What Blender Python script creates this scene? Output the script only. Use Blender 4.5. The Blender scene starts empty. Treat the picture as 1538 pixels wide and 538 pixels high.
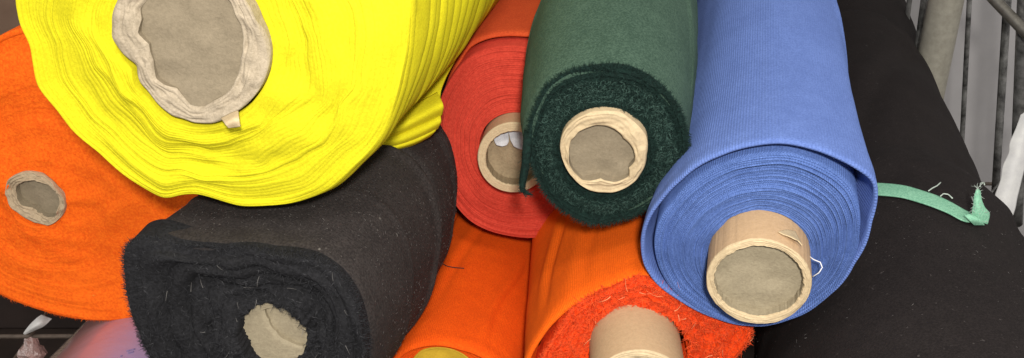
import bpy, math
import numpy as np
from mathutils import Vector
from mathutils.bvhtree import BVHTree

# ------------------------------------------------------------------ set-up
S = bpy.context.scene
COL = S.collection
W0, H0, F = 1538.0, 538.0, 1477.0
PITCH = math.radians(25)
CAM = np.array([0.0, 0.0, 1.0])
FW = np.array([0, math.cos(PITCH), -math.sin(PITCH)])
RT = np.array([1.0, 0, 0])
UP = np.array([0, math.sin(PITCH), math.cos(PITCH)])
CX, CY = W0 / 2, H0 / 2


def ray(px, py):
    px = np.asarray(px, float); py = np.asarray(py, float)
    return FW + RT * ((px - CX) / F)[..., None] - UP * ((py - CY) / F)[..., None]


def P(px, py, d):
    return CAM + ray(px, py) * np.asarray(d, float)[..., None] if np.ndim(d) else CAM + ray(px, py) * d


def vp(x, y):
    r = ray(x, y)
    return r / np.linalg.norm(r)


def unit(v):
    return v / np.maximum(np.linalg.norm(v, axis=-1, keepdims=True), 1e-12)


def vnoise(x, y, seed=0, perx=0):
    """smooth 2-D value noise in -1..1; perx wraps x."""
    r = np.random.RandomState(seed)
    T = r.uniform(-1, 1, (256, 256))
    x = np.asarray(x, float); y = np.asarray(y, float)
    xi = np.floor(x).astype(int); yi = np.floor(y).astype(int)
    fx = x - xi; fy = y - yi
    fx = fx * fx * (3 - 2 * fx); fy = fy * fy * (3 - 2 * fy)
    m = perx if perx else 256
    a, b = xi % m, (xi + 1) % m
    c, d = yi % 256, (yi + 1) % 256
    return (T[a, c] * (1 - fx) + T[b, c] * fx) * (1 - fy) + (T[a, d] * (1 - fx) + T[b, d] * fx) * fy


# ------------------------------------------------------------------ objects
def finish(o, parent):
    COL.objects.link(o)
    if parent is not None:
        o.parent = parent
    return o


def world_loc(o):
    v = np.zeros(3)
    while o is not None:
        v += np.array(o.location); o = o.parent
    return v


def raw_mesh(name, V, faces, mat, parent=None, smooth=True, luv=None, loc=None):
    """V world coordinates; faces (M,k) int array; luv (M*k,2)."""
    V = np.asarray(V, float).reshape(-1, 3)
    base = world_loc(parent) if parent is not None else (np.zeros(3) if loc is None else np.asarray(loc, float))
    me = bpy.data.meshes.new(name)
    faces = np.asarray(faces, np.int32)
    M, k = faces.shape
    me.vertices.add(len(V)); me.vertices.foreach_set('co', (V - base).astype(np.float32).ravel())
    me.loops.add(M * k); me.loops.foreach_set('vertex_index', faces.ravel())
    me.polygons.add(M)
    me.polygons.foreach_set('loop_start', np.arange(0, M * k, k, dtype=np.int32))
    me.polygons.foreach_set('loop_total', np.full(M, k, np.int32))
    if luv is not None:
        l = me.uv_layers.new(name='UVMap')
        l.data.foreach_set('uv', np.asarray(luv, np.float32).ravel())
    me.update(calc_edges=True)
    me.validate()
    me.polygons.foreach_set('use_smooth', np.full(len(me.polygons), smooth, bool))
    me.materials.append(mat)
    o = bpy.data.objects.new(name, me)
    if parent is None and loc is not None:
        o.location = base
    return finish(o, parent)


def grid(name, G, mat, parent=None, closed=True, UV=None, smooth=True, flip=False, loc=None):
    """G (R,C,3) rows of loops."""
    R, C = G.shape[:2]
    n = C if closed else C - 1
    i = np.arange(R - 1)[:, None]; j = np.arange(n)[None, :]
    j2 = (j + 1) % C
    f = np.stack([i * C + j, i * C + j2, (i + 1) * C + j2, (i + 1) * C + j], -1).reshape(-1, 4)
    luv = None
    if UV is not None:
        jj = j + 1
        luv = np.stack([UV[i, j], UV[i, jj], UV[i + 1, jj], UV[i + 1, j]], 2).reshape(-1, 2)
    if flip:
        f = f[:, ::-1]
        if luv is not None:
            luv = luv.reshape(-1, 4, 2)[:, ::-1].reshape(-1, 2)
    return raw_mesh(name, G, f, mat, parent, smooth, luv, loc)


def thing(name, label, cat, loc, group=None):
    o = bpy.data.objects.new(name, None)
    o.empty_display_size = 0.02
    COL.objects.link(o); o.location = Vector(loc)
    o['label'] = label; o['category'] = cat
    if group: o['group'] = group
    return o


def tag(o, label=None, cat=None, kind=None, group=None):
    for k, v in (('label', label), ('category', cat), ('kind', kind), ('group', group)):
        if v: o[k] = v
    return o


def tube_grid(pts, rad, n=10):
    pts = np.asarray(pts, float); m = len(pts)
    rad = np.broadcast_to(np.asarray(rad, float), (m,))
    t = unit(np.gradient(pts, axis=0))
    ref = np.array([0.3, 0.2, 1.0]) if abs(t[0][2]) < .9 else np.array([1.0, .2, 0])
    a = unit(np.cross(t, ref)); b = np.cross(t, a)
    th = np.linspace(0, 2 * np.pi, n, endpoint=False)
    ring = a[:, None] * np.cos(th)[None, :, None] + b[:, None] * np.sin(th)[None, :, None]
    G = pts[:, None] + ring * rad[:, None, None]
    G = np.concatenate([np.repeat(pts[:1, None], n, 1), G, np.repeat(pts[-1:, None], n, 1)])
    return G


def tube(name, pts, rad, mat, parent=None, n=10, loc=None):
    G = tube_grid(pts, rad, n)
    R, C = G.shape[:2]
    L = np.concatenate([[0], np.cumsum(np.linalg.norm(np.diff(G.mean(1), axis=0), axis=1))])
    UV = np.stack(np.broadcast_arrays(np.linspace(0, .1, C + 1)[None, :], L[:, None]), -1)
    return grid(name, G, mat, parent, True, UV, True, False, loc)


def strands(name, base, direc, length, width, curl, mat, parent, seed=0, seg=4):
    """thin curved fibres with three sides each, one mesh."""
    r = np.random.RandomState(seed)
    M = len(base)
    d = unit(direc)
    c = unit(np.cross(d, r.normal(size=(M, 3)))) * curl * r.uniform(.2, 1, (M, 1))
    t = np.linspace(0, 1, seg)
    L = length[:, None, None]
    pts = base[:, None] + d[:, None] * t[None, :, None] * L + c[:, None] * (t ** 2)[None, :, None] * L
    s1 = unit(np.cross(d, r.normal(size=(M, 3)))); s2 = np.cross(d, s1)
    th = np.array([0, 2.094, 4.188])
    ring = s1[:, None] * np.cos(th)[None, :, None] + s2[:, None] * np.sin(th)[None, :, None]
    w = width[:, None] * np.linspace(1, .35, seg)[None]
    V = pts[:, :, None] + ring[:, None] * w[:, :, None, None]
    V = V.reshape(-1, 3)
    m = np.arange(M)[:, None, None] * seg * 3; i = np.arange(seg - 1)[None, :, None] * 3; j = np.arange(3)[None, None]
    j2 = (j + 1) % 3
    f = np.stack([m + i + j, m + i + j2, m + i + 3 + j2, m + i + 3 + j], -1).reshape(-1, 4)
    return raw_mesh(name, V, f, mat, parent, True)


# ------------------------------------------------------------------ materials
def srgb(r, g, b):
    f = lambda c: (c / 12.92 if c <= .04045 else ((c + .055) / 1.055) ** 2.4)
    return tuple(f(x / 255.0) for x in (r, g, b)) + (1.0,)


class NT:
    def __init__(self, name):
        self.m = bpy.data.materials.new(name); self.m.use_nodes = True
        self.t = self.m.node_tree; self.t.nodes.clear()
        self.out = self.n('ShaderNodeOutputMaterial')
        self.b = self.n('ShaderNodeBsdfPrincipled')
        self.l(self.b.outputs[0], self.out.inputs['Surface'])

    def n(self, k, **kw):
        x = self.t.nodes.new(k)
        for a, v in kw.items():
            setattr(x, a, v)
        return x

    def l(self, a, b):
        self.t.links.new(a, b)

    def math(self, op, a, b=None, c=None):
        x = self.n('ShaderNodeMath', operation=op)
        for i, v in enumerate((a, b, c)):
            if v is None: continue
            if isinstance(v, (int, float)): x.inputs[i].default_value = v
            else: self.l(v, x.inputs[i])
        return x.outputs[0]

    def noise(self, vec, scale, detail=4, rough=.6, sx=1, sy=1, sz=1, dist=0):
        mp = self.n('ShaderNodeMapping'); mp.inputs['Scale'].default_value = (sx, sy, sz)
        self.l(vec, mp.inputs[0])
        x = self.n('ShaderNodeTexNoise'); x.inputs['Scale'].default_value = scale
        x.inputs['Detail'].default_value = detail; x.inputs['Roughness'].default_value = rough
        x.inputs['Distortion'].default_value = dist
        self.l(mp.outputs[0], x.inputs['Vector'])
        return x.outputs['Fac']

    def ramp(self, fac, stops):
        x = self.n('ShaderNodeValToRGB')
        e = x.color_ramp.elements
        while len(e) < len(stops): e.new(.5)
        for q, (p, c) in zip(e, stops):
            q.position = p; q.color = c
        self.l(fac, x.inputs[0])
        return x.outputs[0]

    def mix(self, fac, a, b):
        x = self.n('ShaderNodeMix', data_type='RGBA')
        for s, v in ((0, fac), (6, a), (7, b)):
            if isinstance(v, (int, float, tuple)): x.inputs[s].default_value = v
            else: self.l(v, x.inputs[s])
        return x.outputs[2]

    def bump(self, h, strength, dist):
        x = self.n('ShaderNodeBump'); x.inputs['Strength'].default_value = strength
        x.inputs['Distance'].default_value = dist
        self.l(h, x.inputs['Height']); self.l(x.outputs[0], self.b.inputs['Normal'])


def mul(c, k):
    return tuple(min(1, x * k) for x in c[:3]) + (1.0,)


def cloth(name, col, col2=None, ribs=0, rib_amp=.5, weave=900, bump=.5, bdist=.0006, sheen=.25, rough=.9,
          speck=None, var=.5, layer=0, cells=0):
    """woven or napped cloth. UV is in metres: u along the turn, v along the roll."""
    N = NT(name)
    uv = N.n('ShaderNodeTexCoord').outputs['UV']
    ob = N.n('ShaderNodeTexCoord').outputs['Object']
    col2 = col2 or mul(col, .72)
    big = N.noise(ob, 14, 3, .6)
    fine = N.noise(ob, weave, 3, .7)
    mid = N.noise(ob, 110, 4, .65)
    f = N.math('MULTIPLY_ADD', big, .5, N.math('MULTIPLY', mid, .5))
    f = N.math('MULTIPLY_ADD', fine, .75, N.math('MULTIPLY', f, .4))
    mr = N.n('ShaderNodeMapRange'); mr.inputs['From Min'].default_value = .48; mr.inputs['From Max'].default_value = .67
    N.l(f, mr.inputs['Value'])
    c = N.mix(mr.outputs[0], col2, col)
    if speck:
        sp = N.noise(ob, 420, 2, .5, sz=.6)
        k = N.ramp(sp, [(.70, (0, 0, 0, 1)), (.76, (1, 1, 1, 1))])
        c = N.mix(k, c, speck)
    h = N.math('MULTIPLY_ADD', fine, 1.0, N.math('MULTIPLY', mid, .8))
    if ribs:
        sep = N.n('ShaderNodeSeparateXYZ'); N.l(uv, sep.inputs[0])
        wob = N.math('MULTIPLY', N.noise(uv, 60, 2, .5), .25)
        u = N.math('ADD', N.math('MULTIPLY', sep.outputs[0], ribs), wob)
        s = N.math('SINE', N.math('MULTIPLY', u, 2 * math.pi))
        h = N.math('MULTIPLY_ADD', s, rib_amp, h)
    if layer:
        sep = N.n('ShaderNodeSeparateXYZ'); N.l(uv, sep.inputs[0])
        ln = N.noise(uv, 1, 5, .75, sx=12, sy=layer, dist=.3)
        h = N.math('MULTIPLY_ADD', ln, 2.2, h)
        if cells:
            ph = N.math('MULTIPLY', N.noise(uv, 1, 1, .5, sx=3, sy=layer * 1.4), 40.0)
            cs = N.math('SINE', N.math('MULTIPLY_ADD', sep.outputs[0], 2 * math.pi * cells, ph))
            h = N.math('MULTIPLY_ADD', cs, .45, h)
    N.l(c, N.b.inputs['Base Color'])
    N.b.inputs['Roughness'].default_value = rough
    N.b.inputs['Specular IOR Level'].default_value = .15
    N.b.inputs['Sheen Weight'].default_value = sheen
    N.b.inputs['Sheen Roughness'].default_value = .5
    N.b.inputs['Sheen Tint'].default_value = mul(col, 1.3)
    N.bump(h, bump, bdist)
    return N.m


def card(name, col, col2, fib=1.0, bump=.35, rough=.8):
    N = NT(name)
    ob = N.n('ShaderNodeTexCoord').outputs['Object']
    a = N.noise(ob, 90, 4, .6)
    b = N.noise(ob, 520, 3, .7, sx=.7, sz=.9, dist=.6)
    c2 = N.noise(ob, 900, 2, .6)
    f = N.math('MULTIPLY_ADD', a, .12, N.math('MULTIPLY_ADD', b, .53, N.math('MULTIPLY', c2, .35)))
    c = N.ramp(f, [(.36, col2), (.62, col)])
    dk = N.ramp(N.noise(ob, 240, 2, .5), [(.73, (0, 0, 0, 1)), (.79, (1, 1, 1, 1))])
    c = N.mix(N.math('MULTIPLY', dk, .35), c, mul(col2, .6))
    N.l(c, N.b.inputs['Base Color'])
    N.b.inputs['Roughness'].default_value = rough
    N.b.inputs['Specular IOR Level'].default_value = .2
    N.bump(N.math('MULTIPLY_ADD', b, 1.0, N.math('MULTIPLY', a, .6)), bump, .0008)
    return N.m


def plain(name, col, col2, rough=.5, scale=60, metal=0, bump=.15, bdist=.0006, spec=.4, trans=0, alpha=1):
    N = NT(name)
    ob = N.n('ShaderNodeTexCoord').outputs['Object']
    a = N.noise(ob, scale, 5, .65)
    N.l(N.ramp(a, [(.35, col2), (.65, col)]), N.b.inputs['Base Color'])
    N.b.inputs['Roughness'].default_value = rough
    N.b.inputs['Metallic'].default_value = metal
    N.b.inputs['Specular IOR Level'].default_value = spec
    if trans: N.b.inputs['Transmission Weight'].default_value = trans
    N.b.inputs['Alpha'].default_value = alpha
    N.bump(N.noise(ob, scale * 3, 4, .6), bump, bdist)
    return N.m


# ------------------------------------------------------------------ roll builder
NA = 360
TH = np.linspace(0, 2 * np.pi, NA, endpoint=False)


class Roll:
    def __init__(self, label, c, d, VP, group='fabric rolls stacked in the cage'):
        self.c = c
        self.O = P(c[0], c[1], d)
        self.a = vp(*VP)                                   # runs away from the viewer
        self.u = unit(RT - self.a * RT.dot(self.a))
        self.v = np.cross(self.u, self.a); self.v = unit(self.v)
        if self.v.dot(UP) < 0: self.v = -self.v
        self.emp = thing('fabric_roll', label, 'fabric roll', self.O - self.v * .06, group)

    def onplane(self, pts, s=0.0):
        pts = np.asarray(pts, float)
        O = self.O + self.a * s
        r = ray(pts[:, 0], pts[:, 1])
        t = (O - CAM).dot(self.a) / r.dot(self.a)
        Q = CAM + r * t[:, None] - O
        return np.stack([Q.dot(self.u), Q.dot(self.v)], 1)

    def loop(self, pts, s=0.0, center=None, smooth=2, jag=0, seed=0):
        """closed pixel outline -> NA in-plane points."""
        q = self.onplane(pts, s)
        c = self.onplane(np.array([center]), s)[0] if center is not None else q.mean(0)
        dx = q - c
        th = np.mod(np.arctan2(dx[:, 1], dx[:, 0]), 2 * np.pi); r = np.hypot(dx[:, 0], dx[:, 1])
        o = np.argsort(th); th, r = th[o], r[o]
        th = np.concatenate([th - 2 * np.pi, th, th + 2 * np.pi]); r = np.tile(r, 3)
        R = np.interp(TH, th, r)
        k = np.exp(-.5 * (np.arange(-15, 16) / (smooth + 1e-6)) ** 2); k /= k.sum()
        R = np.convolve(np.concatenate([R[-15:], R, R[:15]]), k, 'valid')
        if jag:
            R = R + jag * (vnoise(TH / (2 * np.pi) * 90, TH * 0, seed, 90) + .6 * vnoise(TH / (2 * np.pi) * 200, TH * 0 + 3, seed, 200))
        return c + np.stack([np.cos(TH), np.sin(TH)], 1) * R[:, None]

    def w(self, q, s):
        """in-plane (…,2) + axial (…) -> world"""
        s = np.asarray(s, float)
        return self.O + q[..., :1] * self.u + q[..., 1:] * self.v + self.a * s[..., None]

    # -- the wound cloth seen from its side
    def body(self, loop, stations, mat, length=.8, lip=.012, lipback=.02, wr=.0012, seed=1, ridges=(), name='rolled_cloth',
             dents=(), steps=0, step_amp=.0036, s0=0.0, wk=(9, 9), roundr=.002, off=None, fine=0):
        c = loop.mean(0)
        rel = loop - c
        R = np.hypot(rel[:, 0], rel[:, 1]); ang = np.arctan2(rel[:, 1], rel[:, 0])
        e = rel / R[:, None]
        ss = np.concatenate([np.linspace(0, .02, 8), np.linspace(.0208, .2, 210), np.linspace(.205, length, 80)])
        st = np.array(stations, float)
        ca, sa = np.cos(ang), np.sin(ang)
        wR, wL, wT, wB = np.clip(ca, 0, 1) ** 2, np.clip(-ca, 0, 1) ** 2, np.clip(sa, 0, 1) ** 2, np.clip(-sa, 0, 1) ** 2
        rows, S_ = [], []
        for s in ss:
            k = [np.interp(s, st[:, 0], st[:, i]) for i in (1, 2, 3, 4)]
            sc = wR * k[0] + wT * k[1] + wL * k[2] + wB * k[3]
            rr = R * sc
            n = vnoise(ang / (2 * np.pi) * wk[0] + wk[0], np.full(NA, s * 100 / wk[1]), seed, wk[0]) \
                + .18 * vnoise(ang / (2 * np.pi) * 16 + 16, np.full(NA, s * 45), seed + 1, 16)
            rr = rr + wr * n * min(1, s / .01)
            if fine:
                rr = rr + fine * vnoise(ang / (2 * np.pi) * 40 + 40, np.full(NA, s * 300), seed + 5, 40) * min(1, s / .01)
            for (rs, rw, ra, skew) in ridges:
                x = (s - rs - skew * np.sin(ang + .6) - .003 * vnoise(ang / (2 * np.pi) * 10 + 10, np.full(NA, rs * 999), seed + 3, 10)) / rw
                rr = rr + ra * np.exp(-x * x) * (.55 + .45 * vnoise(ang / (2 * np.pi) * 5 + 5, np.full(NA, rs * 77), seed + 4, 5))
            if steps:
                ph = s * steps + .8 * vnoise(ang / (2 * np.pi) * 8 + 8, np.full(NA, s * 30), seed + 2, 8)
                fr = ph - np.floor(ph)
                amp = .6 + .4 * vnoise(np.floor(ph) * 3.7, np.floor(ph) * 1.3 + ang, seed + 7)
                rr = rr + step_amp * (np.sin(np.pi * fr) ** .55 - .6 + .5 * fr) * amp * np.clip(s / .006, 0, 1)
            for (sa, aa, sb, ab, dw, da) in dents:
                q = (s - sa) / (sb - sa)
                if -.15 < q < 1.15:
                    ac = aa + (ab - aa) * q + .05 * math.sin(q * 5)
                    x = (np.mod(ang - ac + np.pi, 2 * np.pi) - np.pi) / dw
                    win = math.sin(math.pi * min(1, max(0, (q + .15) / 1.3))) ** .7
                    rr = rr + da * win * (-np.exp(-x * x) + .8 * np.exp(-((x - 2.2) / 1.4) ** 2))
            if s < roundr * 3:
                rr = rr - roundr * (1 - s / (roundr * 3)) ** 2
            rows.append(c + e * rr[:, None]); S_.append(np.full(NA, s0 + s))
        f0 = rows[0]
        th = .0013
        inn = c + e * (np.hypot(*(f0 - c).T) - th)[:, None]
        pre = [c + e * (np.hypot(*(f0 - c).T) - lip)[:, None], c + e * (np.hypot(*(f0 - c).T) - th * 1.2)[:, None], inn]
        preS = [np.full(NA, s0 + lipback), np.full(NA, s0 + lipback * .12), np.full(NA, s0 + .0006)]
        rows = pre + rows + [c + (rows[-1] - c) * .5, c + (rows[-1] - c) * .001]
        S_ = preS + S_ + [S_[-1], S_[-1]]
        Q = np.array(rows); SS = np.array(S_)
        G = self.w(Q, SS)
        uu = np.linspace(0, 2 * np.pi, NA + 1) * R.mean()
        UV = np.stack(np.broadcast_arrays(uu[None, :], SS[:, :1] * np.ones((1, NA + 1))), -1)
        self.bodyG = G
        o = grid(name, G, mat, self.emp, True, UV)
        self.body_o = o
        return o

    # -- the wound end: a ring of cloth edges
    def face(self, outer, inner, mat, layers=40, per=5, s=0.0, ridge=.0006, hvar=.0008, low=.002, warp=.35, wk=14,
             dish=0.0, seed=3, name='wound_end', side=.02, power=1.0, drop=None):
        n = layers * per
        t = np.linspace(0, 1, n + 1)
        r = np.random.RandomState(seed)
        hl = r.uniform(-1, 1, layers + 2)
        T, A = np.meshgrid(t, TH / (2 * np.pi), indexing='ij')
        env = 4 * T * (1 - T)
        Tw = T + warp / 10 * env * vnoise(A * wk + wk, T * 3.0, seed, wk) + warp / 22 * env * vnoise(A * wk * 3, T * 6, seed + 1, wk * 3)
        Tw = np.clip(Tw, 0, 1) ** power
        Q = outer[None] * (1 - Tw[..., None]) + inner[None] * Tw[..., None]
        lay = np.minimum((T * layers).astype(int), layers - 1); fr = T * layers - lay
        prof = np.sqrt(np.clip(np.sin(np.pi * np.clip(fr, 0, 1)), 0, 1))
        hv = hl[lay] * (1 - fr) + hl[lay + 1] * fr if False else hl[lay]
        vis = .6 + .4 * vnoise(A * 6 + 6, lay * 1.7, seed + 4, 6)
        h = ridge * prof * vis + hvar * hv * vis + low * vnoise(A * 7 + 7, T * 3.5, seed + 2, 7) \
            + low * .4 * vnoise(A * 22 + 22, T * 9, seed + 6, 22) - dish * T
        h = h * np.clip(T / .02, .0, 1) - np.clip(1 - T / .03, 0, 1) ** 2 * .0012
        SS = s - h
        rows = np.concatenate([outer[None], Q, inner[None]]); SS = np.concatenate([SS[:1] * 0 + s + side, SS, SS[-1:] * 0 + s + side])
        G = self.w(rows, SS)
        tt = np.concatenate([[-.02], t, [1.02]])
        wid = np.linalg.norm(outer - inner, axis=1).mean()
        uu = np.linspace(0, 1, NA + 1)
        UV = np.stack(np.broadcast_arrays(uu[None, :], tt[:, None]), -1)
        self.faceG = G; self.faceN = -self.a
        return grid(name, G, mat, self.emp, True, UV)

    def fuzz(self, n, mat, length, width, seed=5, name='frayed_fibres', lift=.5, edge=0, edge_len=.004, tmin=0.0, tmax=1.0, radial=.3):
        r = np.random.RandomState(seed)
        G = self.faceG[1:-1]
        R, C = G.shape[:2]
        cen = G[0].mean(0)
        i = (tmin + (tmax - tmin) * r.uniform(0, 1, n)) * (R - 1); j = r.randint(0, C, n)
        b = G[i.astype(int), j]
        ang = r.uniform(0, 2 * np.pi, n)
        rad = unit(b - cen)
        d = self.u * np.cos(ang)[:, None] + self.v * np.sin(ang)[:, None] - self.a * (r.uniform(.05, 1, n) * lift)[:, None] + rad * radial
        L = r.uniform(.35, 1, n) ** 1.6 * length
        Wd = r.uniform(.5, 1, n) * width
        if edge:
            j = r.randint(0, C, edge)
            b2 = G[r.randint(0, 4, edge), j]
            rad = unit(b2 - cen)
            d2 = rad + .55 * r.normal(size=(edge, 3)) - self.a * .15
            b = np.concatenate([b, b2]); d = np.concatenate([d, d2])
            L = np.concatenate([L, r.uniform(.4, 1, edge) * edge_len]); Wd = np.concatenate([Wd, r.uniform(.5, 1, edge) * width])
        o = strands(name, b, d, L, Wd, .6, mat, self.emp, seed)
        o['kind'] = 'stuff'
        return o

    # -- the cardboard tube in the middle
    def core(self, outer, inner, prot, depth, mat, rim_mat, plug_mat, rim_amp=.0006, rim_layers=6, seed=9, back=.12, wob=.0):
        n = rim_layers * 5
        tb = thing_part('cardboard_tube', self.emp)
        t = np.linspace(0, 1, n + 1)
        T, A = np.meshgrid(t, TH / (2 * np.pi), indexing='ij')
        env = 4 * T * (1 - T)
        Tw = np.clip(T + .10 * env * vnoise(A * 18 + 18, T * 3, seed, 18), 0, 1)
        Q = outer[None] * (1 - Tw[..., None]) + inner[None] * Tw[..., None]
        fr = (T * rim_layers) % 1.0
        h = rim_amp * (np.abs(np.sin(np.pi * fr)) - .5) * (.6 + .6 * vnoise(A * 13 + 13, T * 4, seed + 1, 13)) \
            + wob * vnoise(A * 11 + 11, T * 2.0, seed + 2, 11) + wob * .4 * vnoise(A * 34 + 34, T * 5, seed + 3, 34)
        h = h - .0008 * (np.clip(1 - T / .12, 0, 1) ** 2 + np.clip((T - .88) / .12, 0, 1) ** 2)
        Gr = self.w(Q, -prot - h)
        uu = np.linspace(0, .2, NA + 1)
        Ur = np.stack(np.broadcast_arrays(uu[None, :], t[:, None] * .02), -1)
        rim = grid('tube_rim', Gr, rim_mat, tb, True, Ur)
        # walls: outside and inside, joined at the rim's edges
        ows = np.linspace(back, 0, 14)
        Wo = np.array([Gr[0] + self.a * x for x in ows])
        wall = grid('tube_wall', Wo, mat, tb, True)
        iws = np.linspace(0, max(depth * 1.05, .006), 6)
        Wi = np.array([Gr[-1] + self.a * x for x in iws])
        grid('tube_inner_wall', Wi, plug_mat, tb, True)
        k = np.linspace(1, 0.001, 30)
        ci = inner.mean(0)
        Qp = ci + (inner - ci)[None] * k[:, None, None]
        ap = np.broadcast_to(TH[None], (30, NA))
        hp = .0008 * vnoise(Qp[..., 0] * 120 + 50, Qp[..., 1] * 120 + 50, seed + 8)
        Gp = self.w(Qp, -prot + depth + hp)
        grid('tube_plug', Gp, plug_mat, tb, True)
        self.rimG = Gr
        return tb


def thing_part(name, parent):
    o = bpy.data.objects.new(name, None); o.empty_display_size = .01
    COL.objects.link(o); o.parent = parent
    return o


def ell(cx, cy, rx, ry, n=60, rot=0):
    t = np.linspace(0, 2 * np.pi, n, endpoint=False)
    x, y = rx * np.cos(t), ry * np.sin(t)
    c, s = math.cos(rot), math.sin(rot)
    return np.stack([cx + x * c - y * s, cy + x * s + y * c], 1)


def bvh(o):
    mw = world_loc(o)
    vs = [Vector(v.co) + Vector(mw) for v in o.data.vertices]
    return BVHTree.FromPolygons(vs, [tuple(p.vertices) for p in o.data.polygons])


def hit(b, px, py, lift=.0):
    d = ray(px, py); d = d / np.linalg.norm(d)
    h = b.ray_cast(Vector(CAM), Vector(d))
    if h[0] is None: return None
    n = np.array(h[1]); n = n if n.dot(d) < 0 else -n
    return np.array(h[0]) + n * lift, n


# ------------------------------------------------------------------ palette
M = {}
M['yel'] = cloth('yellow_cloth', (.61, .555, .013, 1), (.53, .475, .010, 1), weave=700, bump=.35, bdist=.0008, sheen=.1, layer=22)
M['yel_b'] = cloth('yellow_cloth_side', (.66, .60, .014, 1), (.57, .50, .011, 1), weave=900, bump=.4, sheen=.1)
M['orl'] = cloth('orange_felt', (.88, .150, .008, 1), (.72, .095, .005, 1), weave=600, bump=.35, bdist=.001, sheen=.15, layer=4)
M['orl_b'] = cloth('orange_felt_side', (.80, .12, .006, 1), (.60, .075, .004, 1), weave=700, bump=.6)
M['blk'] = cloth('black_cloth_end', (.017, .017, .019, 1), (.008, .008, .009, 1), weave=600, bump=.8, bdist=.001, sheen=.08)
M['blk_b'] = cloth('black_cloth_side', (.040, .034, .032, 1), (.019, .016, .0155, 1), weave=800, bump=.7, sheen=.12, speck=(.12, .11, .10, 1))
M['blk_f'] = plain('black_fibre', (.035, .036, .040, 1), (.012, .012, .014, 1), rough=.8, scale=700, spec=.2)
M['blk_t'] = plain('grey_fibre', (.085, .085, .090, 1), (.03, .03, .033, 1), rough=.8, scale=700, spec=.2)
M['lint'] = plain('grey_lint', (.20, .19, .18, 1), (.10, .095, .09, 1), rough=.9, scale=200)
M['red'] = cloth('red_cloth_end', (.54, .056, .032, 1), (.43, .038, .022, 1), weave=700, bump=.3, layer=30, sheen=.1)
M['red_b'] = cloth('red_cloth_side', (.56, .080, .020, 1), (.44, .052, .014, 1), weave=900, bump=.4)
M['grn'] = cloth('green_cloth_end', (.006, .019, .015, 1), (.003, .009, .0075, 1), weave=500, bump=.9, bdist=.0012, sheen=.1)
M['grn_b'] = cloth('green_cloth_side', (.058, .100, .072, 1), (.028, .055, .039, 1), weave=900, bump=.8, sheen=.2)
M['grn_f'] = plain('green_fibre', (.014, .038, .031, 1), (.004, .013, .0105, 1), rough=.85, scale=600, spec=.2)
M['grn_t'] = plain('green_fibre_tip', (.060, .112, .092, 1), (.018, .042, .034, 1), rough=.85, scale=600, spec=.2)
M['blu'] = cloth('blue_cloth_end', (.112, .188, .46, 1), (.070, .125, .33, 1), weave=900, bump=.6, layer=26, cells=230, sheen=.15)
M['blu_b'] = cloth('blue_ribbed_cloth', (.122, .192, .465, 1), (.084, .136, .355, 1), ribs=620, rib_amp=.28, weave=1000, bump=.6, bdist=.0006, sheen=.2)
M['orm_b'] = cloth('orange_cloth_side', (.86, .102, .004, 1), (.68, .070, .003, 1), ribs=900, rib_amp=.25, weave=1000, bump=.6)
M['orr_b'] = cloth('light_orange_cloth_side', (.88, .130, .005, 1), (.72, .095, .004, 1), ribs=900, rib_amp=.3, weave=1000, bump=.6)
M['orr'] = cloth('red_orange_end', (.76, .062, .006, 1), (.55, .035, .004, 1), weave=400, bump=.9, bdist=.0015, sheen=.1)
M['orr_f'] = plain('red_orange_fibre', (.86, .10, .014, 1), (.58, .045, .006, 1), rough=.75, scale=500)
M['dkr'] = cloth('charcoal_cloth', (.019, .0152, .0148, 1), (.0105, .0083, .0083, 1), weave=900, bump=.4, sheen=.1, speck=(.055, .048, .046, 1))
M['plug'] = card('grey_cardboard', (.25, .205, .14, 1), (.195, .16, .108, 1))
M['plug_b'] = card('pale_grey_cardboard', (.31, .265, .18, 1), (.24, .20, .135, 1))
M['plug_r'] = card('brown_cardboard', (.30, .23, .14, 1), (.22, .165, .10, 1))
M['rim'] = card('cut_cardboard_edge', (.53, .42, .26, 1), (.42, .32, .195, 1), bump=.25)
M['rim_y'] = card('crumpled_paper_edge', (.43, .36, .265, 1), (.29, .24, .17, 1), bump=.5)
M['rim_o'] = card('grey_paper_edge', (.42, .33, .22, 1), (.30, .23, .15, 1), bump=.6)
M['tube'] = card('kraft_tube', (.50, .34, .20, 1), (.42, .28, .16, 1), bump=.2)
M['ochre'] = card('mustard_core', (.52, .33, .025, 1), (.44, .27, .02, 1), bump=.1)
M['tissue'] = plain('grey_white_tissue', (.50, .50, .52, 1), (.36, .36, .38, 1), rough=.8, scale=160, bump=.6, bdist=.0015)
M['paper'] = plain('white_paper', (.78, .78, .76, 1), (.66, .66, .66, 1), rough=.7, scale=80)

# ------------------------------------------------------------------ 1 yellow roll
Y = Roll('biggest roll, bright yellow knit with wavy layered end and a crumpled paper tube', (328, 35), .45, (950, -420))
yo = Y.loop([(616, 0), (615, 50), (607, 110), (592, 165), (566, 220), (535, 252), (500, 284), (440, 307), (400, 311), (360, 312),
             (320, 300), (295, 293), (270, 294), (246, 302), (225, 291), (193, 269), (150, 226), (113, 193), (90, 160), (60, 125),
             (55, 100), (48, 65), (30, 35), (22, 0), (25, -50), (55, -120), (120, -195), (220, -250), (330, -270), (440, -255),
             (530, -210), (590, -140), (615, -60)], 0, (328, 35), 1.5)
yh = Y.loop([(177, 0), (168, 33), (168, 56), (181, 78), (202, 100), (209, 126), (230, 150), (260, 178), (286, 188), (320, 187), (355, 171),
             (388, 143), (408, 104), (409, 67), (395, 30), (378, 0), (355, -36), (310, -60), (260, -67), (213, -52), (186, -25)], 0, (290, 65), 1.5)
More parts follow.
